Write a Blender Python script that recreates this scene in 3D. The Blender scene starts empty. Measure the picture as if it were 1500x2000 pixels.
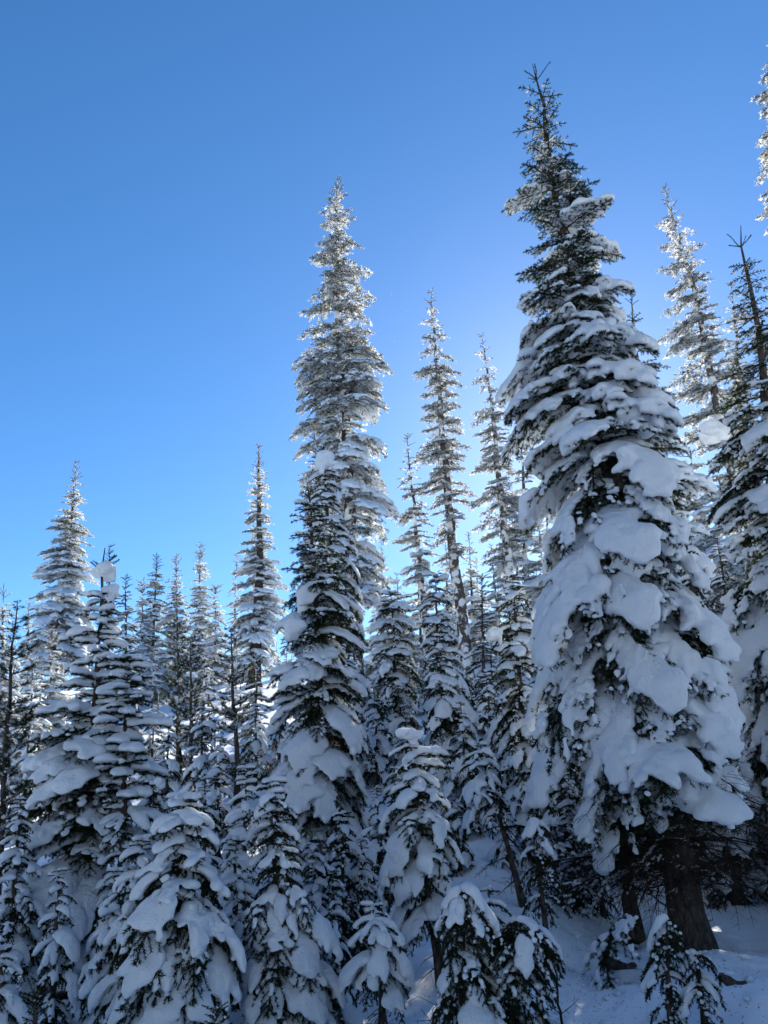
import bpy, math, random
import numpy as np
from mathutils import Vector, Matrix, Euler

# ------------------------------------------------------------------ camera, sky, sun
C = bpy.context.scene.collection
scene = bpy.context.scene
F_PX = 1402.0                                   # focal length in pixels of the 1500 x 2000 frame
PITCH, ROLL = math.radians(22.14), math.radians(3.44)
EYE = Vector((0, 0, 1.6))
FWD = Vector((0, math.cos(PITCH), math.sin(PITCH)))
U0 = Vector((0, -math.sin(PITCH), math.cos(PITCH)))
X0 = Vector((1, 0, 0))
RGT = X0 * math.cos(ROLL) - U0 * math.sin(ROLL)
UPV = U0 * math.cos(ROLL) + X0 * math.sin(ROLL)
cam_d = bpy.data.cameras.new('camera')
cam = bpy.data.objects.new('camera', cam_d)
C.objects.link(cam)
m = Matrix((RGT, UPV, -FWD)).transposed().to_4x4()
m.translation = EYE
cam.matrix_world = m
cam_d.sensor_fit = 'VERTICAL'
cam_d.sensor_height = 24.0
cam_d.lens = 24.0 * F_PX / 2000.0
cam_d.clip_end = 3000
scene.camera = cam

def ray(px, py):
    return FWD + RGT * ((px - 750) / F_PX) + UPV * ((1000 - py) / F_PX)
def at(px, py, depth):
    d = ray(px, py)
    return EYE + d * (depth / d.y)
def project(P):
    v = P - EYE
    k = v.dot(FWD)
    return 750 + F_PX * v.dot(RGT) / k, 1000 - F_PX * v.dot(UPV) / k, k

SUN = ray(1110, 860).normalized()               # the sun stands behind the tall fir
SUN_EL = math.asin(SUN.z)
SUN_AZ = math.atan2(SUN.x, SUN.y)
world = bpy.data.worlds.new('World')
scene.world = world
world.use_nodes = True
wn = world.node_tree
for n in list(wn.nodes): wn.nodes.remove(n)
sky = wn.nodes.new('ShaderNodeTexSky')
sky.sky_type = 'NISHITA'
sky.sun_disc = False
sky.sun_elevation = SUN_EL
sky.sun_rotation = SUN_AZ
sky.altitude = 1800
sky.air_density = 1.0
sky.dust_density = 0.45
sky.ozone_density = 3.5
bg = wn.nodes.new('ShaderNodeBackground')
bg.inputs['Strength'].default_value = 0.05
wo = wn.nodes.new('ShaderNodeOutputWorld')
hs = wn.nodes.new('ShaderNodeHueSaturation')           # the camera's vivid rendering of the blue
hs.inputs['Saturation'].default_value = 1.19
hs.inputs['Hue'].default_value = 0.499
hs.inputs['Value'].default_value = 1.0
wn.links.new(sky.outputs['Color'], hs.inputs['Color'])
wn.links.new(hs.outputs['Color'], bg.inputs['Color'])
wn.links.new(bg.outputs['Background'], wo.inputs['Surface'])

sun_d = bpy.data.lights.new('sun', 'SUN')
sun_d.energy = 5.0
sun_d.angle = math.radians(0.53)
sun_d.color = (1.0, 0.90, 0.74)
sun_o = bpy.data.objects.new('sun', sun_d)
C.objects.link(sun_o)
sun_o.rotation_euler = SUN.to_track_quat('Z', 'Y').to_euler()
sun_o.location = (0, 0, 40)

vs = scene.view_settings
vs.view_transform = 'Standard'
vs.look = 'None'
vs.exposure = 2.18
vs.gamma = 1.0
vs.use_curve_mapping = False
scene.cycles.max_bounces = 8
scene.cycles.diffuse_bounces = 4
scene.cycles.transmission_bounces = 6
scene.cycles.use_denoising = True
try: scene.cycles.denoising_prefilter = 'ACCURATE'
except Exception: pass

RNG = np.random.default_rng(11)
rnd = random.Random(7)

# ------------------------------------------------------------------ materials
def mat(name):
    mt = bpy.data.materials.new(name)
    mt.use_nodes = True
    nt = mt.node_tree
    for n in list(nt.nodes): nt.nodes.remove(n)
    out = nt.nodes.new('ShaderNodeOutputMaterial')
    return mt, nt, out
def N(nt, t, **kw):
    n = nt.nodes.new(t)
    for k, v in kw.items(): setattr(n, k, v)
    return n
def noise(nt, scale, detail=3, coord='Object', rough=0.55):
    tc = N(nt, 'ShaderNodeTexCoord')
    nz = N(nt, 'ShaderNodeTexNoise')
    nz.inputs['Scale'].default_value = scale
    nz.inputs['Detail'].default_value = detail
    nz.inputs['Roughness'].default_value = rough
    nt.links.new(tc.outputs[coord], nz.inputs['Vector'])
    return nz.outputs['Fac']
def ramp(nt, src, p0, p1, c0=(0, 0, 0, 1), c1=(1, 1, 1, 1)):
    r = N(nt, 'ShaderNodeValToRGB')
    r.color_ramp.elements[0].position = p0
    r.color_ramp.elements[1].position = p1
    r.color_ramp.elements[0].color = c0
    r.color_ramp.elements[1].color = c1
    nt.links.new(src, r.inputs['Fac'])
    return r.outputs['Color']
def thin(nt, color_socket, color, trans, tcolor=None, bump=None):
    d = N(nt, 'ShaderNodeBsdfDiffuse')
    t = N(nt, 'ShaderNodeBsdfTranslucent')
    mx = N(nt, 'ShaderNodeMixShader')
    mx.inputs['Fac'].default_value = trans
    if color_socket is not None:
        nt.links.new(color_socket, d.inputs['Color'])
        nt.links.new(color_socket, t.inputs['Color'])
    else:
        d.inputs['Color'].default_value = (*color, 1)
        t.inputs['Color'].default_value = (*(tcolor or color), 1)
    if bump is not None:
        nt.links.new(bump, d.inputs['Normal'])
        nt.links.new(bump, t.inputs['Normal'])
    nt.links.new(d.outputs[0], mx.inputs[1])
    nt.links.new(t.outputs[0], mx.inputs[2])
    return mx.outputs[0]
def snow_mat(name, scale, strength, dist, trans):
    mt, nt, out = mat(name)
    a = noise(nt, scale, 5, rough=0.65)
    b = N(nt, 'ShaderNodeBump')
    b.inputs['Strength'].default_value = strength
    b.inputs['Distance'].default_value = dist
    nt.links.new(a, b.inputs['Height'])
    a2 = noise(nt, scale * 4.5, 4, rough=0.7)
    b2 = N(nt, 'ShaderNodeBump')
    b2.inputs['Strength'].default_value = strength * 0.8
    b2.inputs['Distance'].default_value = dist * 0.4
    nt.links.new(a2, b2.inputs['Height'])
    nt.links.new(b.outputs['Normal'], b2.inputs['Normal'])
    b = b2
    sh = thin(nt, None, (0.70, 0.78, 0.89), trans, (0.82, 0.83, 0.82), b.outputs['Normal'])
    nt.links.new(sh, out.inputs['Surface'])
    return mt
M_RIMESNOW = snow_mat('rime_snow', 11, 0.7, 0.03, 0.50)
M_SNOW = snow_mat('snow', 11, 0.7, 0.045, 0.24)
def needle_mat(name, frost, green, brown, trans=0.4):
    mt, nt, out = mat(name)
    a = noise(nt, 5.5, 3)
    f = ramp(nt, a, 0.62 - 0.35 * frost, 0.85 - 0.30 * frost)
    g = noise(nt, 1.7, 2)
    gc = ramp(nt, g, 0.35, 0.7, (*green, 1), (*brown, 1))
    mx = N(nt, 'ShaderNodeMix', data_type='RGBA')
    nt.links.new(f, mx.inputs['Factor'])
    nt.links.new(gc, mx.inputs[6])
    mx.inputs[7].default_value = (0.86, 0.86, 0.86, 1)
    sh = thin(nt, mx.outputs[2], None, trans)
    nt.links.new(sh, out.inputs['Surface'])
    return mt
M_NEEDLE = needle_mat('needles', 0.08, (0.013, 0.026, 0.015), (0.030, 0.040, 0.016))
M_RIME = needle_mat('rimed_needles', 0.56, (0.030, 0.045, 0.022), (0.085, 0.080, 0.030), 0.62)
def bark_mat(name, snowy, col0, col1):
    mt, nt, out = mat(name)
    tc = N(nt, 'ShaderNodeTexCoord')
    mp = N(nt, 'ShaderNodeMapping')
    mp.inputs['Scale'].default_value = (9, 9, 3.2)
    nt.links.new(tc.outputs['Object'], mp.inputs['Vector'])
    nz = N(nt, 'ShaderNodeTexNoise')
    nz.inputs['Scale'].default_value = 2.2
    nz.inputs['Detail'].default_value = 6
    nz.inputs['Roughness'].default_value = 0.7
    nt.links.new(mp.outputs['Vector'], nz.inputs['Vector'])
    base = ramp(nt, nz.outputs['Fac'], 0.35, 0.7, (*col0, 1), (*col1, 1))
    vo = N(nt, 'ShaderNodeTexVoronoi', feature='DISTANCE_TO_EDGE')
    vo.inputs['Scale'].default_value = 1.9
    nt.links.new(mp.outputs['Vector'], vo.inputs['Vector'])
    cr = ramp(nt, vo.outputs['Distance'], 0.0, 0.10)
    s = noise(nt, 3.0, 4)
    sf = ramp(nt, s, 0.66 - 0.25 * snowy, 0.72 - 0.22 * snowy)
    mx = N(nt, 'ShaderNodeMix', data_type='RGBA')
    nt.links.new(sf, mx.inputs['Factor'])
    nt.links.new(base, mx.inputs[6])
    mx.inputs[7].default_value = (0.86, 0.87, 0.88, 1)
    b = N(nt, 'ShaderNodeBump')
    b.inputs['Strength'].default_value = 0.8
    b.inputs['Distance'].default_value = 0.02
    ad = N(nt, 'ShaderNodeMath', operation='ADD')
    nt.links.new(nz.outputs['Fac'], ad.inputs[0]); nt.links.new(cr, ad.inputs[1])
    nt.links.new(ad.outputs[0], b.inputs['Height'])
    d = N(nt, 'ShaderNodeBsdfDiffuse')
    nt.links.new(mx.outputs[2], d.inputs['Color'])
    nt.links.new(b.outputs['Normal'], d.inputs['Normal'])
    nt.links.new(d.outputs[0], out.inputs['Surface'])
    return mt
M_BARK = bark_mat('bark', 0.0, (0.030, 0.025, 0.022), (0.13, 0.11, 0.10))
M_BARKSNOW = bark_mat('snow_plastered_bark', 0.75, (0.05, 0.04, 0.035), (0.17, 0.14, 0.12))
M_TWIG = bark_mat('twig_bark', 0.1, (0.03, 0.024, 0.02), (0.07, 0.055, 0.045))

def ground_mat():
    mt, nt, out = mat('ground_snow')
    a = noise(nt, 2.2, 8, rough=0.6)
    b = N(nt, 'ShaderNodeBump')
    b.inputs['Strength'].default_value = 0.8
    b.inputs['Distance'].default_value = 0.09
    nt.links.new(a, b.inputs['Height'])
    sp = noise(nt, 38, 2)
    pt = noise(nt, 0.7, 2)
    s1 = ramp(nt, sp, 0.68, 0.72)
    s2 = ramp(nt, pt, 0.45, 0.6)
    mu = N(nt, 'ShaderNodeMath', operation='MULTIPLY')
    nt.links.new(s1, mu.inputs[0]); nt.links.new(s2, mu.inputs[1])
    mx = N(nt, 'ShaderNodeMix', data_type='RGBA')
    nt.links.new(mu.outputs[0], mx.inputs['Factor'])
    mx.inputs[6].default_value = (0.69, 0.77, 0.87, 1)
    mx.inputs[7].default_value = (0.10, 0.08, 0.06, 1)
    d = N(nt, 'ShaderNodeBsdfDiffuse')
    nt.links.new(mx.outputs[2], d.inputs['Color'])
    nt.links.new(b.outputs['Normal'], d.inputs['Normal'])
    nt.links.new(d.outputs[0], out.inputs['Surface'])
    return mt
M_GROUND = ground_mat()

# ------------------------------------------------------------------ mesh helpers
def mesh_np(name, verts, faces, mats, fmat=None, smooth=None):
    """faces: list of int arrays (n,k); fmat / smooth: one value per array."""
    me = bpy.data.meshes.new(name)
    verts = np.asarray(verts, np.float32)
    me.vertices.add(len(verts))
    me.vertices.foreach_set('co', verts.ravel())
    faces = [np.asarray(f, np.int32) for f in faces]
    nl = sum(f.size for f in faces)
    npoly = sum(len(f) for f in faces)
    me.loops.add(nl)
    me.loops.foreach_set('vertex_index', np.concatenate([f.ravel() for f in faces]))
    me.polygons.add(npoly)
    tot = np.concatenate([np.full(len(f), f.shape[1], np.int32) for f in faces])
    me.polygons.foreach_set('loop_start', np.concatenate([[0], np.cumsum(tot)[:-1]]).astype(np.int32))
    for mt in mats: me.materials.append(mt)
    if fmat: me.polygons.foreach_set('material_index', np.concatenate([np.full(len(f), v, np.int32) for f, v in zip(faces, fmat)]))
    sm = smooth or [True] * len(faces)
    me.polygons.foreach_set('use_smooth', np.concatenate([np.full(len(f), v, bool) for f, v in zip(faces, sm)]))
    me.update(calc_edges=True)
    return me
def link(name, data, parent=None, mw=None):
    o = bpy.data.objects.new(name, data)
    C.objects.link(o)
    if parent is not None: o.parent = parent
    if mw is not None: o.matrix_local = mw
    return o
def tubes(polys, sides):
    """polys: list of (points (n,3), radii (n,)); returns verts, quads."""
    V, Q, off = [], [], 0
    ang = np.arange(sides) * 2 * math.pi / sides
    for P, R in polys:
        n = len(P)
        T = np.gradient(P, axis=0)
        T /= np.linalg.norm(T, axis=1, keepdims=True) + 1e-9
        ref = np.array([0, 0, 1.0]) if abs(T[:, 2]).mean() < 0.8 else np.array([1.0, 0, 0])
        S = np.cross(T, ref); S /= np.linalg.norm(S, axis=1, keepdims=True) + 1e-9
        B = np.cross(S, T)
        ring = P[:, None, :] + R[:, None, None] * (np.cos(ang)[None, :, None] * S[:, None, :] + np.sin(ang)[None, :, None] * B[:, None, :])
        V.append(ring.reshape(-1, 3))
        i = np.arange(n - 1)[:, None] * sides + np.arange(sides)[None, :]
        j = np.arange(n - 1)[:, None] * sides + (np.arange(sides)[None, :] + 1) % sides
        Q.append(np.stack([i, j, j + sides, i + sides], -1).reshape(-1, 4) + off)
        off += n * sides
    return np.concatenate(V), np.concatenate(Q)

def surface_nets(Fd, lo, h):
    """Fd > 0 inside. Returns verts, quads."""
    s = Fd > 0
    nx, ny, nz = s.shape
    cnt = np.zeros((nx - 1, ny - 1, nz - 1), np.int8)
    for dx in (0, 1):
        for dy in (0, 1):
            for dz in (0, 1):
                cnt += s[dx:nx - 1 + dx, dy:ny - 1 + dy, dz:nz - 1 + dz]
    act = (cnt > 0) & (cnt < 8)
    idx = np.argwhere(act)
    if len(idx) == 0: return np.zeros((0, 3)), np.zeros((0, 4), int)
    vid = np.full(act.shape, -1, np.int32)
    vid[act] = np.arange(len(idx))
    acc = np.zeros((len(idx), 3)); num = np.zeros(len(idx))
    corners = [(a, b, c) for a in (0, 1) for b in (0, 1) for c in (0, 1)]
    for a in corners:
        for ax in range(3):
            if a[ax] == 1: continue
            b = list(a); b[ax] = 1
            fa = Fd[idx[:, 0] + a[0], idx[:, 1] + a[1], idx[:, 2] + a[2]]
            fb = Fd[idx[:, 0] + b[0], idx[:, 1] + b[1], idx[:, 2] + b[2]]
            x = (fa > 0) != (fb > 0)
            t = fa[x] / (fa[x] - fb[x])
            p = np.tile(np.array(a, float), (x.sum(), 1)); p[:, ax] = t
            acc[x] += p; num[x] += 1
    V = (idx + acc / num[:, None]) * h + lo
    Q = []
    for ax in range(3):
        u, v = (ax + 1) % 3, (ax + 2) % 3
        sl0 = [slice(1, -1)] * 3; sl1 = [slice(1, -1)] * 3
        sl0[ax] = slice(0, -1); sl1[ax] = slice(1, None)
        A, B = s[tuple(sl0)], s[tuple(sl1)]
        e = np.argwhere(A != B)
        if len(e) == 0: continue
        ins = A[A != B]
        off = np.ones(3, int); off[ax] = 0
        e = e + off
        def cell(du, dv):
            c = e.copy(); c[:, u] -= du; c[:, v] -= dv
            return vid[c[:, 0], c[:, 1], c[:, 2]]
        q = np.stack([cell(1, 1), cell(0, 1), cell(0, 0), cell(1, 0)], -1)
        q[~ins] = q[~ins][:, ::-1]
        Q.append(q)
    return V, np.concatenate(Q)

def splat(Fd, P, Nn, W, sg, lo, h, down):
    dims = np.array(Fd.shape)
    k = int(math.ceil(2.6 * sg / h))
    g = np.arange(-k, k + 1)
    GX, GY, GZ = np.meshgrid(g, g, g, indexing='ij')
    for p, nn, w in zip(P, Nn, W):
        c = (p - lo) / h
        ci = np.round(c).astype(int)
        a = np.maximum(ci - k, 0); b = np.minimum(ci + k + 1, dims)
        sl = tuple(slice(a[i] - ci[i] + k, b[i] - ci[i] + k) for i in range(3))
        f = c - ci
        dx = (GX[sl] - f[0]) * h; dy = (GY[sl] - f[1]) * h; dz = (GZ[sl] - f[2]) * h
        al = dx * nn[0] + dy * nn[1] + dz * nn[2]
        al2 = np.where(al < 0, al / down, al)
        r2 = dx * dx + dy * dy + dz * dz - al * al + al2 * al2
        Fd[a[0]:b[0], a[1]:b[1], a[2]:b[2]] += w * np.exp(-r2 / (2 * sg * sg))
def snow_field(layers, h, seed, lumpy=0.0):
    """snow sitting on sample points: each layer (P, N, W, sigma, iso, down) is a soft sum of flattened bells, thick where twigs crowd."""
    layers = [l for l in layers if len(l[0])]
    if not layers: return np.zeros((0, 3)), np.zeros((0, 4), int)
    pad = 3.0 * max(l[3] for l in layers)
    lo = np.min([l[0].min(0) for l in layers], axis=0) - pad
    hi = np.max([l[0].max(0) for l in layers], axis=0) + pad
    dims = np.ceil((hi - lo) / h).astype(int) + 1
    out = None
    rg = np.random.default_rng(seed)
    gx, gy, gz = [lo[i] + np.arange(dims[i]) * h for i in range(3)]
    for P, Nn, W, sg, iso, down in layers:
        Fd = np.zeros(dims, np.float32)
        splat(Fd, P, Nn, W, sg, lo, h, down)
        Fd = np.log(Fd + 1e-6) - math.log(iso)
        if lumpy > 0:
            for _ in range(6):
                kv = rg.normal(0, 1, 3); kv *= rg.uniform(0.6, 3.0) / (sg * 1.4) / np.linalg.norm(kv)
                Fd += (lumpy * np.sin(gx * kv[0] + rg.uniform(0, 6))[:, None, None] * np.sin(gy * kv[1] + rg.uniform(0, 6))[None, :, None] * np.sin(gz * kv[2] + rg.uniform(0, 6))[None, None, :]).astype(np.float32)
        out = Fd if out is None else np.maximum(out, Fd)
    return surface_nets(out, lo, h)

# ------------------------------------------------------------------ branch library
ANG = {'up': (48, 18), 'level': (14, -14), 'droop': (10, -58), 'hang': (0, -82), 'pine': (12, 30), 'dead': (8, -35), 'candle': (48, 40), 'slope': (-6, -30)}
def axis_curve(kind, L, n=18):
    a0, a1 = ANG[kind]
    s = np.linspace(0, 1, n)
    th = np.radians(a0 + (a1 - a0) * s ** (0.8 if kind == 'hang' else 1.0))
    ds = 1.0 / (n - 1)
    x = np.concatenate([[0], np.cumsum(np.cos((th[1:] + th[:-1]) / 2)) * ds])
    z = np.concatenate([[0], np.cumsum(np.sin((th[1:] + th[:-1]) / 2)) * ds])
    k = L / x[-1]
    return np.stack([x * k, np.zeros(n), z * k], 1), k
DROP = {k: -axis_curve(k, 1.0)[0][-1, 2] for k in ANG}
def interp(P, t):
    n = len(P) - 1
    i = min(int(t * n), n - 1); f = t * n - i
    return P[i] * (1 - f) + P[i + 1] * f, (P[i + 1] - P[i]) / (np.linalg.norm(P[i + 1] - P[i]) + 1e-9)
def twig_curve(p, d, L, sag, n=5):
    t = np.linspace(0, 1, n)[:, None]
    return p + d * L * t + np.array([0, 0, -1.0]) * sag * L * t * t

_skel = {}
def skeleton(kind, L, seed):
    key = (kind, L, seed)
    if key in _skel: return _skel[key]
    rg = np.random.default_rng(seed * 977 + int(L * 1000) + sum(map(ord, kind)) * 31)
    A, plen = axis_curve(kind, L)
    A[:, 1] += np.cumsum(rg.normal(0, 0.012 * L, len(A)))
    A[:, 2] += np.cumsum(rg.normal(0, 0.006 * L, len(A)))
    A -= A[0]
    r0 = 0.006 + 0.010 * L
    polys = [(A, np.linspace(r0, 0.003, len(A)))]
    twigs = [(A, 0, 1.0)]                       # (points, level, bareness start)
    if kind == 'dead':
        sp, asp = 0.10, 0.6
    elif kind == 'pine':
        sp, asp = 0.14, 0.42
    else:
        sp, asp = 0.080 + 0.026 * min(L, 1.4), 0.56
        if kind == 'hang': asp = 0.44
        if kind == 'up': asp = 0.40
        if kind in ('level', 'slope'): asp = 0.48
    if kind in ('up', 'level', 'droop', 'slope') and L < 0.8: sp = 0.105
    if L < 0.4 and kind not in ('dead', 'pine', 'candle'): sp = 0.062
    sub = 0.19 if L < 0.8 else 0.13
    t = 0.10
    sag1 = {'up': 0.02, 'level': 0.15, 'droop': 0.38, 'hang': 0.55, 'pine': -0.15, 'dead': 0.25, 'candle': 0, 'slope': 0.12}[kind]
    while t < 0.97 and kind != 'candle':
        p, T = interp(A, t)
        S = np.cross(T, [0, 0, 1.0])
        S = np.array([0, 1.0, 0]) if np.linalg.norm(S) < 0.2 else S / np.linalg.norm(S)
        Nv = np.cross(S, T)
        for sd in (-1, 1):
            w = asp * plen * (1 - t) ** 0.75 * min(1, (t + 0.12) / 0.34) * rg.uniform(0.6, 1.12)
            if kind == 'dead' and rg.random() < 0.35: continue
            w = max(0.035, min(w, 1.0))
            a = math.radians(rg.uniform(46, 66))
            d = T * math.cos(a) + S * sd * math.sin(a) + Nv * rg.normal(0.04, 0.12)
            d /= np.linalg.norm(d)
            tw = twig_curve(p, d, w, sag1 * rg.uniform(0.6, 1.3), 6 if w > 0.2 else 4)
            twigs.append((tw, 1, t))
            polys.append((tw, np.linspace(max(0.0022, r0 * 0.4 * (1 - t)), 0.0018, len(tw))))
            if w > (sub if kind not in ('dead', 'pine') else 0.11):
                q = 0.18
                while q < 0.95:
                    pp, TT = interp(tw, q)
                    SS = np.cross(TT, Nv); SS /= np.linalg.norm(SS) + 1e-9
                    for s2 in (-1, 1):
                        w2 = min(0.26, 0.36 * w * (1 - q) + 0.055) * rg.uniform(0.65, 1.1)
                        if kind == 'dead' and rg.random() < 0.5: continue
                        a2 = math.radians(rg.uniform(38, 58))
                        d2 = TT * math.cos(a2) + SS * s2 * math.sin(a2) + Nv * rg.normal(0.02, 0.15)
                        t2 = twig_curve(pp, d2 / np.linalg.norm(d2), w2, sag1 * 0.7, 3)
                        twigs.append((t2, 2, t))
                        if kind in ('dead', 'pine'): polys.append((t2, np.linspace(0.0022, 0.0012, 3)))
                    q += (sp * (1.25 if kind != 'dead' else 1.0)) / w * rg.uniform(0.85, 1.15)
        t += sp / plen * rg.uniform(0.8, 1.2)
    _skel[key] = (A, polys, twigs, plen)
    return _skel[key]

def needles(kind, L, seed):
    A, polys, twigs, plen = skeleton(kind, L, seed)
    rg = np.random.default_rng(seed * 31 + int(L * 1000))
    big = L > 1.3
    P, T = [], []
    dens = {True: 230, False: 470}[big] if L > 0.5 else 560
    if kind == 'candle': dens = 900
    if kind == 'pine': dens = 260
    for tw, lv, _ in twigs:
        seg = np.linalg.norm(np.diff(tw, axis=0), axis=1); ln = seg.sum()
        n = max(4, int(ln * dens))
        u = rg.uniform(0.02, 1.0, n)
        if kind == 'pine': u = 1 - 0.55 * rg.random(n) ** 1.3
        if lv == 0 and kind != 'candle': u = 0.25 + 0.75 * u
        k = np.minimum((u * (len(tw) - 1)).astype(int), len(tw) - 2)
        f = (u * (len(tw) - 1) - k)[:, None]
        P.append(tw[k] * (1 - f) + tw[k + 1] * f)
        d = tw[k + 1] - tw[k]
        T.append(d / (np.linalg.norm(d, axis=1, keepdims=True) + 1e-9))
    P = np.concatenate(P); T = np.concatenate(T)
    n = len(P)
    Rr = rg.normal(0, 1, (n, 3)); Rr[:, 2] += 0.25
    Rr -= T * (Rr * T).sum(1, keepdims=True)
    Rr /= np.linalg.norm(Rr, axis=1, keepdims=True) + 1e-9
    ln = rg.uniform(0.030, 0.045, n) * (1.15 if big else 1.0) * (0.55 if L < 0.4 else 0.85 if L < 0.6 else 1.0)
    wd = 0.0058 if not big else 0.0115
    fw = 0.62
    if kind == 'pine': ln = rg.uniform(0.07, 0.11, n); wd = 0.0055; fw = 1.0
    D = T * fw + Rr * 0.8
    D /= np.linalg.norm(D, axis=1, keepdims=True)
    Wv = np.cross(D, rg.normal(0, 1, (n, 3))); Wv /= np.linalg.norm(Wv, axis=1, keepdims=True) + 1e-9
    V = np.stack([P - Wv * wd * 0.5, P + Wv * wd * 0.5, P + D * ln[:, None]], 1).reshape(-1, 3)
    return V, np.arange(len(V)).reshape(-1, 3)

def snow_arrays(kind, L, seed, style):
    A, polys, twigs, plen = skeleton(kind, L, seed)
    rg = np.random.default_rng(seed * 7 + int(L * 1000) + 5)
    step = 0.034 * (1.0 if L < 1.3 else 1.4)
    ph = rg.uniform(0, 6, 8)
    P, Nn, E, LV, TT = [], [], [], [], []
    for tw, lv, t0 in twigs:
        seg = np.linalg.norm(np.diff(tw, axis=0), axis=1).sum()
        n = max(1, int(seg / step))
        for u in np.linspace(0.08, 0.98, n):
            p, T = interp(tw, u)
            S = np.cross(T, [0, 0, 1.0]); S /= np.linalg.norm(S) + 1e-9
            nv = np.cross(S, T)
            if nv[2] < 0: nv = -nv
            nv = nv + np.array([0.12, 0, 0.7]); nv /= np.linalg.norm(nv)
            P.append(p); Nn.append(nv); LV.append(lv); TT.append(u if lv == 0 else t0)
            E.append(1.0 if lv == 0 and u < 0.9 else (1 - u) * seg)      # metres to the twig's tip
    P = np.array(P); Nn = np.array(Nn); E = np.array(E); LV = np.array(LV); TT = np.array(TT)
    k = 4.6 / max(L, 0.30) ** 0.7 if L < 0.9 else 5.6
    nz = np.sin(P[:, 0] * k + ph[0]) * np.sin(P[:, 1] * k * 1.3 + ph[1]) + 0.6 * np.sin(P[:, 0] * k * 2.3 + ph[2]) * np.sin(P[:, 1] * k * 2.1 + ph[3])
    nj = nz + rg.normal(0, 0.35, len(P))
    sq = max(L, 0.25) ** 0.45 if L < 1 else L ** 0.25
    wid = np.abs(P[:, 1]) / (0.27 * L + 0.03)
    core = 0.80 - 0.75 * wid ** 2 - 1.2 * np.clip(TT - 0.68, 0, 1) * 3 - 0.9 * np.clip(0.15 - TT, 0, 1) * 3 + 0.70 * nz + rg.normal(0, 0.10, len(P))
    dust = {'light': -0.10, 'rime': -0.25, 'heavy': -0.20, 'load': -0.38, 'mound': -0.45, 'bare': 0.55}[style]
    kf = (nj > dust) & (LV > 0) & (E > 0.010)
    sf = {'light': 0.0215, 'rime': 0.0165, 'heavy': 0.0235, 'load': 0.0250, 'mound': 0.0250, 'bare': 0.018}[style] * sq * (1.2 if L < 0.5 else 1)
    wf = np.exp(rg.normal(0, 0.35, len(P)) + 0.25 * nz)
    layers = [(P[kf] + Nn[kf] * sf * 0.8 + rg.normal(0, sf * 0.35, (kf.sum(), 3)), Nn[kf], wf[kf], sf, 1.0, 0.5)]
    h = max(0.0085, sf * 0.56)
    if style in ('heavy', 'load', 'mound'):
        th = {'heavy': 0.30, 'load': -0.22, 'mound': -0.80}[style] - (0.45 if L < 0.4 else 0) + (0.20 if L > 0.9 else 0.08 if L > 0.6 else 0)
        kc = core > th
        sg = {'heavy': 0.037, 'load': 0.051, 'mound': 0.058}[style] * sq * (1.25 if L < 0.4 else 1)
        layers.append((P[kc] + Nn[kc] * sg * 0.8, Nn[kc], np.exp(0.55 * np.clip(nz[kc], -1.2, 1.2) + rg.normal(0, 0.25, kc.sum())), sg, {'heavy': 2.9, 'load': 2.9, 'mound': 2.9}[style] * (0.034 / step), 0.42))
    return snow_field(layers, h, seed + int(L * 100), lumpy=0.24)

_lib = {}
def lib(what, kind, L, seed, style, rimed):
    """what: needle mesh, snow mesh, or both in one mesh for far trees."""
    key = (what, kind, L, seed, style, rimed)
    if key in _lib: return _lib[key]
    if what in ('green', 'both'):
        A, polys, twigs, _ = skeleton(kind, L, seed)
        tv, tq = tubes(polys, 3 if L < 1.2 or kind == 'dead' else 4) 
        if kind == 'dead': nv, nf = np.zeros((0, 3)), np.zeros((0, 3), int)
        else: nv, nf = needles(kind, L, seed)
    if what in ('snow', 'both'):
        sk = ('sn', kind, L, seed, style)
        if sk not in _lib: _lib[sk] = snow_arrays(kind, L, seed, style)
        sv, sq_ = _lib[sk]
    nm = M_RIME if rimed else M_NEEDLE
    if what == 'green':
        fs = [tq] + ([nf + len(tv)] if len(nf) else [])
        me = mesh_np('branch', np.concatenate([tv, nv]), fs, [M_TWIG, nm], list(range(len(fs))), [True, False][:len(fs)])
    elif what == 'snow':
        me = mesh_np('snow_load', sv, [sq_], [M_SNOW]) if len(sq_) else None
    else:
        me = mesh_np('branch', np.concatenate([tv, nv, sv]), [tq, nf + len(tv), sq_ + len(tv) + len(nv)], [M_TWIG, nm, M_RIMESNOW if rimed and style in ('rime', 'light', 'bare') else M_SNOW], [0, 1, 2], [True, False, True])
    _lib[key] = me
    return me
SIZES = [0.18, 0.30, 0.48, 0.75, 1.10, 1.60, 2.30]
def pick_size(L):
    return min(SIZES, key=lambda s: abs(math.log(L / s)))

# ------------------------------------------------------------------ ground
GY = [-60, 0, 7, 9, 11, 13, 16, 20, 30, 42, 60, 90, 160, 600]
GZ = [-1.5, 0, -0.1, -0.14, 0.25, 1.0, 1.9, 2.9, 5.6, 8.6, 11.0, 13.0, 15.0, 20.0]
def ground_z(x, y):
    sh = np.clip((x - 1.0) / 4.0, 0, 1); sh = sh * sh * (3 - 2 * sh)
    near = np.exp(-((y - 14) / 10.0) ** 2)
    z = np.interp(y - 5.0 * sh * near, GY, GZ)
    z = z + 0.16 * np.sin(x * 0.9 + 1.0) * np.sin(y * 0.75) + 0.06 * np.sin(x * 2.3 + y * 1.1) * np.sin(y * 1.9 - x * 0.6 + 2)
    z = z + 0.035 * np.sin(x * 5.1 + 0.4) * np.sin(y * 4.3 + x * 1.2)
    z = z + 0.018 * np.sin(x * 11.3 + 2 * np.sin(y * 3)) * np.sin(y * 9.7 + 2 * np.sin(x * 2.2))
    return z
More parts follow.
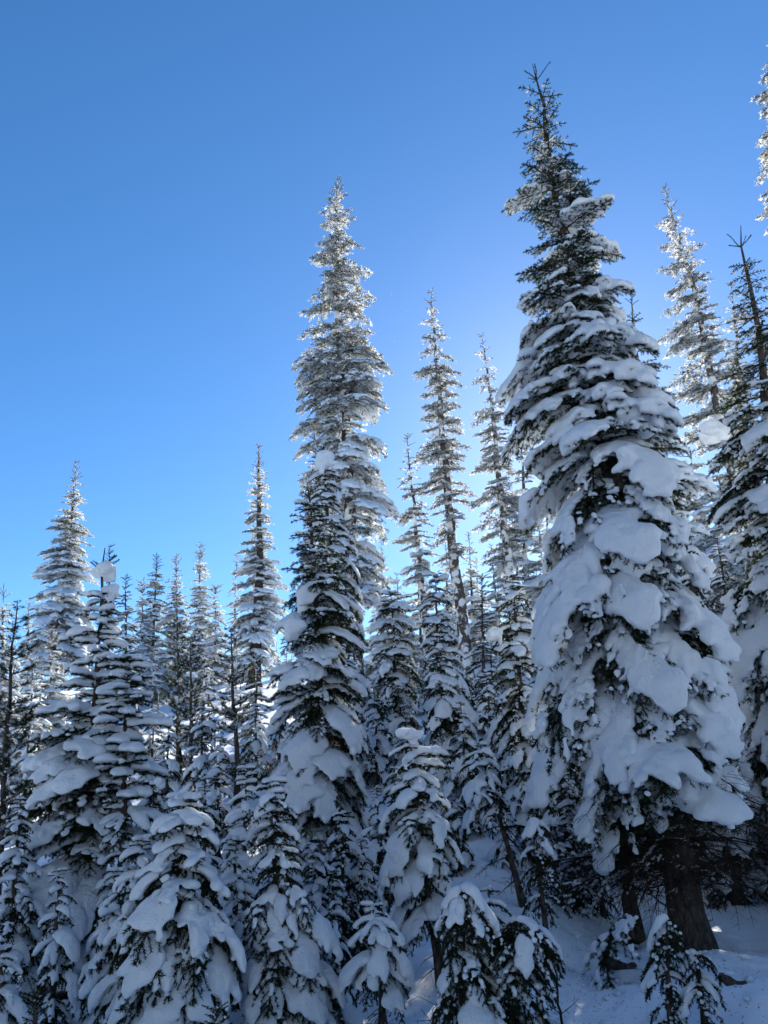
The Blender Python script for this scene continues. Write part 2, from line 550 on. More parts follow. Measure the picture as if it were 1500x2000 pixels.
def make_ground():
    xs = np.unique(np.concatenate([np.linspace(-9, 9, 240), np.linspace(-50, 50, 60), np.linspace(-600, 600, 40)]))
    ys = np.unique(np.concatenate([np.linspace(5, 14, 150), np.linspace(14, 24, 60), np.linspace(-60, 60, 60), np.linspace(60, 600, 30)]))
    Xg, Yg = np.meshgrid(xs, ys, indexing='ij')
    V = np.stack([Xg, Yg, ground_z(Xg, Yg)], -1).reshape(-1, 3)
    nx, ny = len(xs), len(ys)
    i = (np.arange(nx - 1)[:, None] * ny + np.arange(ny - 1)[None, :]).ravel()
    o = link('snowy_ground', mesh_np('snowy_ground', V, [np.stack([i, i + ny, i + ny + 1, i + 1], -1)], [M_GROUND]))
    o['kind'] = 'structure'
    o['label'] = 'snow covered ground rising into a wooded slope'
make_ground()

# ------------------------------------------------------------------ trees
def root_of(name, label, cat, loc, group=None):
    o = bpy.data.objects.new(name, None)
    o.empty_display_size = 0.3
    C.objects.link(o)
    o.location = loc
    o['label'] = label; o['category'] = cat
    if group: o['group'] = group
    return o

N_BR = [0]
def tree(label, D, top, ref, sil, crown_y=None, name='fir_tree', cat='tree', group=None, near=False, rimed=False,
         kinds=((0.10, 'up'), (0.35, 'level'), (0.65, 'droop'), (1.01, 'hang')),
         snow=((0.10, 'light'), (0.4, 'heavy'), (1.01, 'load')),
         spacing=0.30, per=6, jitter=0.18, trunk_r=None, leader=0.0, seed=None, max_b=290, gap=0.06, bark=None, dead=0, base_z=None, az_skip=0.0, topsp=0.55, extra=(), open_top=0.0):
    rg = random.Random(seed if seed is not None else int(top[0] * 7 + top[1] * 3))
    Pt = at(*top, D)
    Pr = at(*ref, D)
    ax = (Pt - Pr).normalized()
    # run the trunk line down to the snow
    P = Pr.copy()
    for _ in range(40):
        g = float(ground_z(P.x, P.y)) - 0.08
        if abs(P.z - g) < 0.01: break
        P = P + ax * ((g - P.z) / ax.z)
    base = P
    H = (Pt - base).length
    ts = np.linspace(0, 1, 160)
    pr = [project(base + (Pt - base) * float(t)) for t in ts]
    ys = np.array([p[1] for p in pr]); xs = np.array([p[0] for p in pr]); ks = np.array([p[2] for p in pr])
    sil = sorted(sil)
    sy = np.array([s[0] for s in sil], float); sl = np.array([s[1] for s in sil], float); sr = np.array([s[2] for s in sil], float)
    cxs = np.interp(sy, ys[::-1], xs[::-1])
    Lpx = np.maximum(cxs - sl, 2.0); Rpx = np.maximum(sr - cxs, 2.0)
    def radii(t):
        y = np.interp(t, ts, ys); k = np.interp(t, ts, ks) / F_PX
        return float(np.interp(y, sy, Lpx)) * k, float(np.interp(y, sy, Rpx)) * k
    cy = crown_y if crown_y is not None else sil[-1][0]
    tc = float(np.interp(cy, ys[::-1], ts[::-1]))
    if cy > ys[0]: tc = 0.03
    r = root_of(name, label, cat, base, group)
    # trunk
    R0 = trunk_r or (0.0125 * H + 0.012)
    n = 26
    tt = np.linspace(-0.01, 1, n)
    axis = np.array([(Pt - base)[i] for i in range(3)])
    Pn = tt[:, None] * axis[None, :]
    wob = np.cumsum(np.random.default_rng(rg.randrange(9999)).normal(0, 0.004 * H, (n, 2)), axis=0)
    wob -= np.linspace(0, 1, n)[:, None] * wob[-1]
    Pn[:, :2] += wob * 0.5
    rad = R0 * (1 - tt) ** 0.85 + 0.006 + R0 * 0.55 * np.exp(-np.maximum(tt, 0) * H / 0.30)
    tv, tq = tubes([(Pn, rad)], 12 if near else 8)
    link('trunk', mesh_np('trunk', tv, [tq], [bark or (M_BARKSNOW if rimed else M_BARK)]), r)
    # branches
    nb = 0
    t = 1.0 - (leader / H)
    az0 = rg.uniform(0, 6.28)
    first = True
    while t > tc and nb < max_b:
        f = (1 - t) / max(1e-6, 1 - tc)
        kind = next((k for lim, k in kinds if f < lim), kinds[-1][1])
        sp = spacing * (topsp + (1 - topsp) * min(1, f * 4))
        m = max(3, int(round(per * (0.7 + 0.3 * min(1, f * 5)))))
        sp *= rg.uniform(0.65, 1.35)
        opn = f < open_top
        if opn: sp *= 1.0; m = 6 if f > 0.1 else 5
        az0 += 2.4
        for j in range(m):
            if rg.random() < (gap + 0.04 if opn else gap) and not first: continue
            az = az0 + j * 2 * math.pi / m + rg.gauss(0, 0.18)
            tb = t + rg.uniform(-0.5, 0.5) * sp / H * (0.3 if opn else 1.0)
            if tb > 0.998: tb = 0.995
            c, s = math.cos(az), math.sin(az)
            if az_skip and s > 0.75 and rg.random() < az_skip: continue
            L = 0.3
            for _ in range(4):
                rl, rr = radii(max(0.0, tb - DROP[kind] * L / H))
                R = (rl if c < 0 else rr)
                R = R * c * c + 0.5 * (rl + rr) * s * s
                L = 0.5 * L + 0.5 * max(0.07, R)
            L *= 1.0 + rg.uniform(-jitter * 1.6, jitter * (0.8 if opn else 0.5))
            if L < 0.06: L = 0.06
            size = pick_size(L)
            fj = f + rg.uniform(-0.06, 0.06)
            sty = next((k for lim, k in snow if fj < lim), snow[-1][1])
            if isinstance(sty, tuple): sty = rg.choice(sty)
            sd = rg.randrange(3 if size < 2 else 2)
            if first and leader > 0.25: kind = 'candle'; sty = 'bare'
            sc = L / size
            bp = np.array([np.interp(tb, tt, Pn[:, i]) for i in range(3)])
            mw = Matrix.Translation(bp) @ Euler((rg.gauss(0, 0.12), rg.gauss(0, 0.07), az), 'XYZ').to_matrix().to_4x4() @ Matrix.Diagonal((sc, sc * rg.uniform(0.85, 1.15), sc * rg.uniform(0.92, 1.08), 1))
            if near:
                b = link('branch', lib('green', kind, size, sd, None, rimed), r, mw)
                sm = lib('snow', kind, size, sd, sty, False)
                if sm:
                    so = link('snow_load', sm, b)
                    if sty in ('light', 'rime', 'bare') or kind in ('pine', 'dead'): so['kind'] = 'stuff'
            else:
                link('branch', lib('both', kind, size, sd, sty, rimed), r, mw)
            nb += 1
        t -= (sp + (0.22 if first and leader > 0.25 else 0)) / H
        first = False
    for (ey, reach, kind, sty, azd) in extra:            # single boughs the photograph shows: row, reach in pixels, kind, snow, azimuth
        tb = float(np.interp(ey, ys[::-1], ts[::-1])); k = np.interp(tb, ts, ks) / F_PX
        az = math.radians(azd); L = abs(reach) * float(k) / max(0.35, abs(math.cos(az)))
        size = pick_size(L); sc = L / size
        bp = np.array([np.interp(tb, tt, Pn[:, i]) for i in range(3)])
        mw = Matrix.Translation(bp) @ Euler((0, 0, az), 'XYZ').to_matrix().to_4x4() @ Matrix.Scale(sc, 4)
        b = link('branch', lib('green', kind, size, 1, None, rimed), r, mw)
        sm = lib('snow', kind, size, 1, sty, False)
        if sm: link('snow_load', sm, b)
    for j in range(dead):
        tb = rg.uniform(0.35, 1.0) * tc
        az = rg.uniform(0, 6.28)
        L = rg.uniform(0.6, 1.7) * (1 if H > 6 else 0.4)
        size = pick_size(L)
        sc = L / size
        bp = np.array([np.interp(tb, tt, Pn[:, i]) for i in range(3)])
        mw = Matrix.Translation(bp) @ Euler((rg.gauss(0, 0.4), rg.gauss(0.15, 0.15), az), 'XYZ').to_matrix().to_4x4() @ Matrix.Scale(sc, 4)
        b = link('dead_branch', lib('green', 'dead', size, rg.randrange(3), None, False), r, mw)
        if rg.random() < 0.15:
            sm = lib('snow', 'dead', size, rg.randrange(3), 'rime', False)
            if sm: link('snow_load', sm, b)
    N_BR[0] += nb
    if nb >= max_b: print('MAXB', label, round(t, 2), round(tc, 2))
    return r

BIG = ((0.05, 'up'), (0.22, 'level'), (0.42, 'slope'), (0.66, 'droop'), (1.01, 'hang'))
FARK = ((0.12, 'up'), (0.3, 'level'), (0.75, 'slope'), (1.01, 'droop'))

LOADK = ((0.08, 'level'), (0.4, 'droop'), (1.01, 'hang'))
LD = ('load', 'load', 'mound', 'heavy', 'light')
HV = ('heavy', 'heavy', 'load', 'light', 'light')
FR = ('mound', 'mound', 'load', 'heavy')
FRS = ((0.02, 'load'), (1.01, FR))
LT = ('light', 'light', 'light', 'heavy')
RM = ('rime', 'light')
LOADS = ((0.03, 'heavy'), (1.01, LD))
FARS = ((0.3, RM), (0.6, LT), (1.01, HV))

# --- the tall fir in front on the right
tree('tallest near fir, trunk bare at the foot, heavy snow pads below and dark open top', 10, (1040, 125), (1370, 1880),
     [(125, 1038, 1042), (160, 1012, 1090), (250, 1008, 1104), (290, 1000, 1145), (375, 990, 1174), (440, 990, 1188), (490, 980, 1220), (560, 990, 1205),
      (640, 968, 1262), (745, 966, 1284), (850, 985, 1312), (1000, 1012, 1335), (1100, 1015, 1340), (1200, 1030, 1355), (1300, 1035, 1372), (1400, 1030, 1395),
      (1500, 1035, 1398), (1600, 1060, 1405), (1680, 1090, 1400)], crown_y=1490, near=True, kinds=BIG,
     snow=((0.06, 'bare'), (0.22, 'light'), (0.42, HV), (1.01, ('load', 'load', 'heavy'))), spacing=0.36, per=7, trunk_r=0.2, jitter=0.24, leader=0.5, open_top=0.46, topsp=1.0, seed=3, extra=((1500, 150, 'droop', 'heavy', 205), (1460, 100, 'droop', 'load', 245), (1530, 70, 'droop', 'load', 275), (1550, 95, 'droop', 'heavy', 330), (1540, 140, 'droop', 'heavy', 220), (1500, 110, 'slope', 'heavy', 10)), dead=90, gap=0.05)
# --- centre left fir and its neighbours
tree('mid sized laden fir left of centre with dark twigs poking from its tip', 12, (600, 942), (636, 1700),
     [(945, 592, 612), (1000, 560, 650), (1100, 548, 690), (1250, 518, 716), (1330, 528, 702), (1400, 518, 722), (1500, 525, 716), (1600, 538, 732), (1700, 555, 735), (1800, 590, 705)],
     crown_y=1780, near=True, kinds=((0.07, 'up'), (0.3, 'level'), (0.6, 'droop'), (1.01, 'hang')), snow=((0.08, LT), (0.4, HV), (1.01, LD)), spacing=0.28, per=7, leader=0.15, dead=8)
tree('laden fir with rounded snow cap just behind the mid sized fir', 15, (634, 880), (672, 1300),
     [(890, 612, 655), (950, 603, 670), (1000, 600, 680), (1100, 600, 705), (1250, 610, 722), (1400, 620, 730)], crown_y=1450, near=True, kinds=LOADK, snow=LOADS, spacing=0.34, per=8)
tree('slim rimed fir peeping out left of the rounded snow cap', 18, (612, 828), (640, 1150),
     [(840, 603, 622), (880, 590, 640), (950, 578, 650), (1050, 570, 660)], crown_y=1150, rimed=True, kinds=FARK, snow=FARS, spacing=0.45)
# --- left pair
tree('big laden fir at left holding two large snow lumps near its tip', 9, (205, 1070), (183, 1500),
     [(1130, 178, 235), (1200, 158, 236), (1270, 112, 240), (1330, 98, 255), (1400, 62, 262), (1500, 48, 262), (1600, 36, 255), (1700, 18, 252), (1800, 6, 245), (1900, 10, 235), (2000, 40, 225)],
     crown_y=2040, near=True, kinds=((0.05, 'up'), (0.45, 'level'), (0.75, 'droop'), (1.01, 'hang')), snow=((0.06, 'heavy'), (0.2, LD), (1.01, FR)), spacing=0.23, per=8, leader=0.32, gap=0.05)
tree('shorter laden fir close against the right of the fir with two lumps', 8.7, (243, 1288), (240, 1700),
     [(1292, 205, 288), (1350, 188, 302), (1420, 180, 322), (1480, 172, 336), (1600, 200, 332), (1700, 200, 322), (1850, 190, 310)], crown_y=1950, near=True,
     kinds=((0.5, 'level'), (0.75, 'droop'), (1.01, 'hang')), snow=((0.1, LD), (1.01, FR)), spacing=0.2, per=8, leader=0.02)
# --- front row
tree('rounded snow smothered young fir in the front row, fully white', 6.5, (360, 1558), (350, 1920),
     [(1570, 328, 396), (1610, 318, 426), (1660, 300, 438), (1700, 272, 432), (1750, 255, 442), (1800, 245, 460), (1850, 240, 474), (1950, 235, 466), (2040, 240, 460)],
     crown_y=2060, near=True, kinds=LOADK, snow=FRS, per=8, spacing=0.15)
tree('bowed sapling under a smooth snow hood left of the rounded young fir', 6.9, (278, 1640), (262, 1850),
     [(1645, 255, 300), (1700, 225, 305), (1760, 212, 300), (1850, 200, 290), (1950, 195, 280)], crown_y=1990, near=True, kinds=LOADK, snow=FRS, per=8, spacing=0.16)
tree('bowed sapling wrapped in snow between the two front young firs', 7.5, (458, 1640), (462, 1850),
     [(1648, 438, 480), (1720, 425, 492), (1800, 430, 488), (1900, 430, 500)], crown_y=1960, near=True, kinds=LOADK, snow=FRS, per=8, spacing=0.17)
tree('narrow young fir in the front row with small round snow balls at its tip', 7, (526, 1528), (548, 1950),
     [(1540, 502, 556), (1580, 490, 575), (1640, 486, 592), (1700, 480, 602), (1760, 478, 622), (1850, 474, 642), (1930, 470, 662), (2020, 480, 672)],
     crown_y=2050, near=True, kinds=LOADK, snow=((0.3, LD), (0.5, HV), (1.01, FR)), per=8, spacing=0.16)
tree('thin snow capped sapling tucked left behind the narrow young fir', 8, (482, 1500), (480, 1700),
     [(1510, 463, 502), (1560, 450, 502), (1620, 440, 496), (1700, 440, 500)], crown_y=1800, near=True, kinds=LOADK, snow=FRS, per=8, spacing=0.2)
tree('young fir with snow cap and sideways snow covered arm in a sunlit clearing', 8.5, (800, 1432), (856, 1880),
     [(1440, 782, 822), (1480, 788, 830), (1520, 770, 850), (1560, 762, 886), (1620, 755, 902), (1680, 750, 906), (1740, 750, 882), (1800, 745, 868), (1840, 760, 860)],
     crown_y=1800, near=True, kinds=LOADK, snow=FRS, per=8, spacing=0.2, dead=8, extra=((1480, 92, 'level', 'load', -8), (1462, 40, 'droop', 'load', 200), (1500, 80, 'level', 'load', 10)))
tree('small snow ball shaped sapling at the bottom near the middle', 6.9, (728, 1770), (746, 1960),
     [(1780, 706, 752), (1830, 695, 772), (1880, 687, 796), (1920, 684, 808), (1960, 690, 800)], crown_y=1950, near=True, kinds=LOADK, snow=FRS, per=8, spacing=0.15, dead=6)
tree('snow hooded sapling cut off by the left edge at the bottom', 6.2, (2, 1855), (0, 2000), [(1862, -22, 18), (1920, -40, 32), (2010, -50, 40)], crown_y=2150, near=True, kinds=LOADK, snow=FRS, per=8, spacing=0.14)
tree('thin snow wrapped sapling beside the shorter fir at the lower left', 7.6, (225, 1700), (215, 1900), [(1710, 205, 245), (1800, 190, 250), (1900, 170, 250), (2000, 150, 260)], crown_y=2060, near=True, kinds=LOADK, snow=FRS, per=8, spacing=0.18)
tree('low snow smothered sapling filling the hollow below the narrow young fir', 7.6, (625, 1830), (628, 1950), [(1840, 605, 648), (1900, 590, 668), (1980, 585, 690)], crown_y=2060, near=True, kinds=LOADK, snow=LOADS, per=8, spacing=0.16)
tree('dark snow dusted young fir behind the snow ball sapling', 9.2, (668, 1590), (672, 1750), [(1600, 650, 690), (1680, 632, 712), (1800, 625, 722), (1900, 630, 720)], crown_y=1950, near=True, kinds=LOADK, snow=((1.01, HV),), per=8, spacing=0.2)
tree('green pine seedling with clean needle tufts at the bottom left corner', 5.4, (68, 1950), (70, 2050), [(1955, 55, 85), (2000, 30, 110), (2050, 10, 120)], name='pine_tree', crown_y=2150, near=True, kinds=((1.01, 'up'),), snow=((1.01, 'bare'),), per=6, spacing=0.09)
tree('green pine seedling with snow on its tufts below the rounded young fir', 5.4, (420, 1978), (420, 2050), [(1982, 405, 440), (2030, 385, 460)], name='pine_tree', crown_y=2150, near=True, kinds=((1.01, 'up'),), snow=((1.01, 'light'),), per=6, spacing=0.09)
tree('young fir leaning left on a bare dark stem with leaf like snow pads', 10.5, (938, 1455), (1008, 1712),
     [(1462, 924, 955), (1500, 905, 976), (1560, 899, 990), (1620, 903, 997), (1665, 910, 992)], crown_y=1600, near=True, kinds=LOADK, snow=((0.6, LD), (1.01, HV)), spacing=0.2, dead=10)
tree('drooping sapling dusted with snow left of the tall fir trunk', 9, (1046, 1605), (1064, 1790),
     [(1612, 1026, 1066), (1680, 1010, 1086), (1740, 1014, 1102), (1800, 1018, 1117)], crown_y=1770, near=True, kinds=((1.01, 'hang'),), snow=((0.5, HV), (1.01, LT)), spacing=0.18)
tree('dark drooping sapling thinly streaked with snow at bottom centre', 6.3, (903, 1738), (905, 1980),
     [(1750, 875, 932), (1820, 860, 952), (1900, 852, 972), (2010, 845, 992)], crown_y=2120, near=True, per=8, kinds=((1.01, 'hang'),), snow=((1.01, ('light', 'heavy', 'load')),), spacing=0.12)
tree('dark arched bush under a curved snow band at bottom centre', 6.4, (1008, 1800), (1010, 1990),
     [(1806, 960, 1055), (1870, 940, 1092), (1950, 940, 1094), (2010, 945, 1090)], crown_y=2120, near=True, per=8, kinds=((1.01, 'hang'),), snow=((1.01, ('heavy', 'light', 'heavy')),), spacing=0.12)
tree('tiny snow mounded sapling on the pale snow behind the dark bush', 8.2, (955, 1736), (958, 1820),
     [(1742, 932, 978), (1800, 926, 1000)], crown_y=1800, near=True, kinds=LOADK, snow=((1.01, 'heavy'),), spacing=0.15)
tree('drooping sapling standing in front of the bare foot of the tall trunk', 6.4, (1302, 1795), (1310, 1990),
     [(1802, 1286, 1320), (1850, 1266, 1336), (1920, 1260, 1346), (2010, 1262, 1346)], crown_y=2120, near=True, kinds=((1.01, 'hang'),), snow=((0.6, HV), (1.01, LT)), spacing=0.14)
tree('smaller drooping sapling right beside the one before the tall trunk', 6.3, (1362, 1862), (1376, 2000),
     [(1870, 1346, 1382), (1920, 1335, 1402), (2010, 1328, 1412)], crown_y=2120, near=True, kinds=((1.01, 'hang'),), snow=((0.5, HV), (1.01, LT)), spacing=0.14)
# --- middle row
tree('broad round topped laden fir behind the snow statue fir', 18, (764, 1160), (772, 1450),
     [(1165, 736, 800), (1200, 724, 820), (1300, 717, 826), (1400, 725, 830), (1480, 730, 830)], near=True, kinds=LOADK, snow=((0.5, LD), (1.01, HV)), spacing=0.36, per=8, crown_y=1650, dead=6)
tree('pointed laden fir in the middle, taller of a tight pair', 17, (852, 1122), (866, 1480),
     [(1140, 830, 876), (1200, 822, 892), (1300, 820, 916), (1400, 825, 932), (1480, 830, 936)], near=True, kinds=LOADK, snow=LOADS, per=8, crown_y=1700, spacing=0.36)
tree('pointed laden fir in the middle, shorter and nearer of a tight pair', 14.5, (858, 1235), (872, 1480),
     [(1245, 845, 880), (1300, 835, 906), (1400, 828, 932), (1480, 830, 940)], near=True, kinds=LOADK, snow=LOADS, per=8, crown_y=1700, spacing=0.3)
tree('bushy laden fir pressed against the left side of the tall fir', 13, (1000, 1125), (1022, 1500),
     [(1140, 984, 1026), (1200, 965, 1050), (1300, 945, 1062), (1400, 950, 1064), (1500, 952, 1082), (1590, 980, 1082)], near=True, kinds=LOADK, snow=LOADS, per=8, crown_y=1700, spacing=0.3, dead=8)
tree('thin topped fir with large snow pads showing behind the tall fir', 15, (1232, 572), (1285, 1050),
     [(590, 1222, 1248), (640, 1205, 1264), (700, 1210, 1292), (760, 1210, 1322), (850, 1210, 1356), (930, 1220, 1378), (1050, 1220, 1392), (1200, 1240, 1385), (1350, 1250, 1410)],
     crown_y=1450, near=True, kinds=((0.08, 'up'), (0.3, 'level'), (0.6, 'droop'), (1.01, 'hang')), snow=((0.2, LT), (0.45, HV), (1.01, LD)), spacing=0.38, leader=0.3)
tree('near fir cut off by the right edge with bare crossed twigs at its tip', 11, (1447, 440), (1530, 1000),
     [(450, 1438, 1457), (480, 1420, 1487), (545, 1430, 1505), (600, 1412, 1535), (640, 1402, 1545), (720, 1410, 1580), (850, 1395, 1620), (900, 1372, 1650), (1000, 1366, 1670), (1150, 1370, 1690), (1300, 1380, 1690), (1450, 1390, 1690), (1550, 1405, 1690)],
     crown_y=1520, near=True, kinds=BIG, snow=((0.05, 'bare'), (0.25, 'light'), (0.5, HV), (1.01, ('load', 'heavy', 'heavy'))), spacing=0.34, leader=0.5, dead=40, open_top=0.35, topsp=1.0)
# --- tall trees behind
FT = 'tall rimed firs standing behind'
tree('tallest rimed fir in the centre against open blue sky', 25, (660, 345), (690, 1100),
     [(352, 652, 670), (400, 628, 697), (440, 620, 702), (490, 603, 731), (560, 598, 738), (600, 588, 752), (660, 588, 770), (750, 572, 768), (850, 570, 772), (900, 578, 770), (960, 585, 775), (1050, 590, 775), (1150, 600, 770), (1250, 650, 735)],
     rimed=True, kinds=((0.08, 'up'), (0.16, 'level'), (0.45, 'slope'), (1.01, 'droop')), snow=((0.3, RM), (0.52, LT), (0.62, HV), (1.01, LD)), spacing=0.6, per=7, trunk_r=0.3, jitter=0.36, gap=0.12)
tree('slender rimed fir right of the tallest rimed one, long bare lower trunk', 28, (842, 570), (900, 1180),
     [(585, 830, 858), (640, 812, 872), (700, 800, 906), (760, 795, 917), (830, 786, 926), (900, 790, 932), (1000, 788, 938), (1100, 825, 935)], crown_y=1110, rimed=True, kinds=((0.08, 'up'), (0.15, 'level'), (1.01, 'slope')), snow=((0.5, RM), (1.01, LT)), spacing=0.7, per=6, gap=0.14, trunk_r=0.27, jitter=0.32)
tree('slender rimed fir half hidden by the left boughs of the tall fir', 30, (940, 655), (986, 1090),
     [(665, 931, 953), (720, 915, 970), (800, 908, 992), (900, 903, 1012), (1000, 908, 1032), (1090, 930, 1032)], crown_y=1110, rimed=True, kinds=((0.08, 'up'), (0.15, 'level'), (1.01, 'slope')), snow=((0.5, RM), (1.01, LT)), spacing=0.7, per=6, gap=0.14, trunk_r=0.25, jitter=0.32)
tree('short rimed fir between the tallest rimed fir and slender one', 27, (795, 850), (822, 1130),
     [(865, 783, 812), (950, 770, 832), (1020, 758, 852), (1100, 768, 862), (1180, 778, 852)], rimed=True, kinds=FARK, snow=FARS, spacing=0.6)
tree('pale rimed fir filling the gap beside the left boughs of the tall fir', 34, (1012, 800), (1030, 1120),
     [(820, 1000, 1026), (900, 985, 1042), (1000, 970, 1052), (1100, 960, 1062)], crown_y=1150, rimed=True, kinds=FARK, snow=FARS, spacing=0.75)
tree('tall rimed fir with leaning top right of the tall fir', 22, (1298, 365), (1390, 740),
     [(375, 1290, 1308), (430, 1278, 1336), (470, 1275, 1366), (530, 1276, 1372), (600, 1272, 1390), (660, 1280, 1418), (720, 1285, 1435), (800, 1305, 1455), (870, 1330, 1460), (950, 1350, 1470), (1100, 1360, 1480)], crown_y=1150, rimed=True, kinds=((0.1, 'up'), (0.25, 'level'), (1.01, 'slope')), snow=((0.35, RM), (0.8, LT), (1.01, HV)), spacing=0.6, per=7, trunk_r=0.26, jitter=0.34, gap=0.14)
tree('thin pale rimed fir between leaning topped fir and right edge fir', 25, (1428, 555), (1450, 800),
     [(570, 1420, 1438), (640, 1405, 1455), (750, 1395, 1470), (850, 1390, 1480)], crown_y=950, rimed=True, kinds=FARK, snow=FARS, spacing=0.65)
tree('tall fir mostly outside the right edge with boughs reaching in', 22, (1535, 20), (1590, 500),
     [(30, 1525, 1545), (100, 1487, 1580), (160, 1470, 1602), (260, 1462, 1615), (330, 1467, 1630), (400, 1474, 1640), (470, 1488, 1650), (800, 1470, 1690)], crown_y=1000, rimed=True, kinds=((0.1, 'up'), (0.25, 'level'), (1.01, 'slope')), snow=((0.5, RM), (1.01, LT)), spacing=0.55, per=7)
tree('tall snowy fir at far left rising clear above the left skyline', 36, (148, 902), (118, 1200),
     [(910, 142, 156), (950, 131, 166), (1000, 105, 173), (1040, 80, 182), (1100, 70, 186), (1160, 54, 191), (1220, 52, 188), (1300, 48, 185)], rimed=True, kinds=FARK, snow=((0.3, RM), (0.5, LT), (1.01, LD)), spacing=0.48, per=8)
tree('tall snowy fir with dark bare foot left of the mid sized fir', 38, (505, 872), (497, 1285),
     [(880, 497, 514), (940, 480, 525), (1000, 464, 536), (1060, 459, 546), (1120, 444, 556), (1200, 438, 562), (1250, 450, 550)], crown_y=1300, rimed=True, kinds=FARK, snow=((0.3, RM), (0.5, LT), (1.01, LD)), spacing=0.48, per=7, trunk_r=0.35, bark=M_BARK)
tree('lesser snowy fir hugging the left flank of the dark footed fir', 40, (462, 1085), (460, 1280),
     [(1100, 452, 474), (1160, 443, 484), (1280, 436, 492)], rimed=True, kinds=FARK, snow=FARS, spacing=0.7)

# --- skyline and second row on the left
def small(label, D, top, ref, sil, **kw):
    a = dict(rimed=True, kinds=FARK, snow=((0.12, 'light'), (0.35, HV), (1.01, LD)), spacing=0.36, per=7, crown_y=1520, jitter=0.26)
    a.update(kw)
    if D > 18: sil = [(y, (l + r_) / 2 - (r_ - l) * 0.62, (l + r_) / 2 + (r_ - l) * 0.62) for y, l, r_ in sil]
    return tree(label, D, top, ref, sil, **a)
small('dark tipped conifer on the left skyline, third from the dark footed fir', 36, (305, 1088), (300, 1300), [(1100, 297, 313), (1150, 281, 325), (1220, 275, 331), (1320, 268, 336)], rimed=False)
small('snowy conifer with thin spire on the left skyline beside the dark tipped one', 34, (344, 1088), (340, 1300), [(1100, 336, 352), (1150, 322, 361), (1220, 309, 371), (1320, 300, 380)])
small('pale backlit conifer with side twig on the left skyline', 42, (390, 1068), (388, 1300), [(1085, 381, 400), (1130, 376, 412), (1180, 368, 415), (1280, 358, 428)])
small('short snowy conifer on the skyline nearest the dark footed fir', 40, (421, 1150), (420, 1300), [(1165, 411, 432), (1230, 400, 446), (1320, 393, 452)])
small('small dark conifer peak just right of the two snow lumps', 30, (246, 1130), (245, 1300), [(1145, 237, 256), (1200, 227, 266), (1300, 220, 275)], rimed=False)
small('thin dark conifer tip standing behind the upper snow lump', 30, (215, 1068), (213, 1250), [(1085, 209, 223), (1130, 203, 231), (1200, 197, 236)], rimed=False)
small('white conifer low on the skyline beside the dark tipped conifer', 32, (278, 1143), (275, 1300), [(1155, 266, 290), (1220, 256, 300), (1320, 250, 305)])
small('conifer with bare tip cut off by the left edge', 20, (7, 1138), (2, 1400), [(1155, -6, 18), (1200, -20, 26), (1300, -30, 42), (1420, -40, 55)], leader=0.4)
small('tiny pale conifer seen far off at the left', 45, (57, 1180), (55, 1300), [(1195, 50, 66), (1250, 40, 74), (1330, 34, 80)])
PINEK = ((1.01, 'pine'),)
tree('thin dark pine with tufted tip and bare stem at the left edge', 11, (34, 1172), (12, 1480), [(1180, 27, 42), (1250, 10, 70), (1350, -20, 90), (1500, -40, 90), (1650, -50, 80)],
     name='pine_tree', crown_y=1700, near=True, kinds=PINEK, snow=((0.2, RM), (1.01, LT)), spacing=0.24, per=5, leader=0.08, trunk_r=0.05)
small('backlit fir glowing pale behind the big left fir', 22, (100, 1236), (98, 1450), [(1250, 88, 115), (1340, 62, 142), (1470, 45, 155)], spacing=0.4)
small('backlit fir low at the left between thin pine and big left fir', 19, (62, 1290), (60, 1480), [(1300, 48, 76), (1380, 25, 100), (1500, 10, 110)], spacing=0.4)
tree('snow tufted pine standing behind the big left fir pair', 18, (345, 1160), (345, 1480), [(1170, 338, 352), (1250, 315, 385), (1350, 300, 400), (1480, 295, 410), (1560, 300, 410)], name='pine_tree', kinds=PINEK, snow=((0.3, LT), (1.01, HV)), spacing=0.42, per=6, crown_y=1600)
tree('snow tufted pine with rounded white crown left of the mid sized fir', 17, (372, 1248), (376, 1500), [(1256, 358, 390), (1320, 335, 412), (1400, 330, 432), (1500, 330, 440)], name='pine_tree', kinds=PINEK, snow=((1.01, 'heavy'),), spacing=0.36, per=6, crown_y=1580)
tree('broad long needled pine with snow clumps beside the mid sized fir', 15, (452, 1228), (462, 1500), [(1240, 440, 466), (1300, 418, 500), (1400, 408, 515), (1520, 400, 520)], name='pine_tree', kinds=PINEK, snow=((1.01, 'heavy'),), spacing=0.34, per=6, crown_y=1600)
small('laden fir low down between long needled pine and mid sized fir', 19, (502, 1288), (500, 1450), [(1300, 485, 520), (1360, 468, 535), (1500, 455, 545)], rimed=False, snow=((0.3, HV), (1.01, LD)), spacing=0.4)
small('laden fir filling the hollow right of the mid sized fir', 19, (690, 1240), (700, 1450), [(1250, 675, 705), (1320, 660, 730), (1430, 655, 745)], rimed=False, snow=((0.3, HV), (1.01, LD)), spacing=0.4)
small('spindly fir in shade between pointed pair and bushy fir', 22, (940, 1130), (950, 1400), [(1150, 930, 955), (1250, 915, 975), (1400, 905, 985)], rimed=False, snow=((0.3, LT), (1.01, HV)), spacing=0.45)

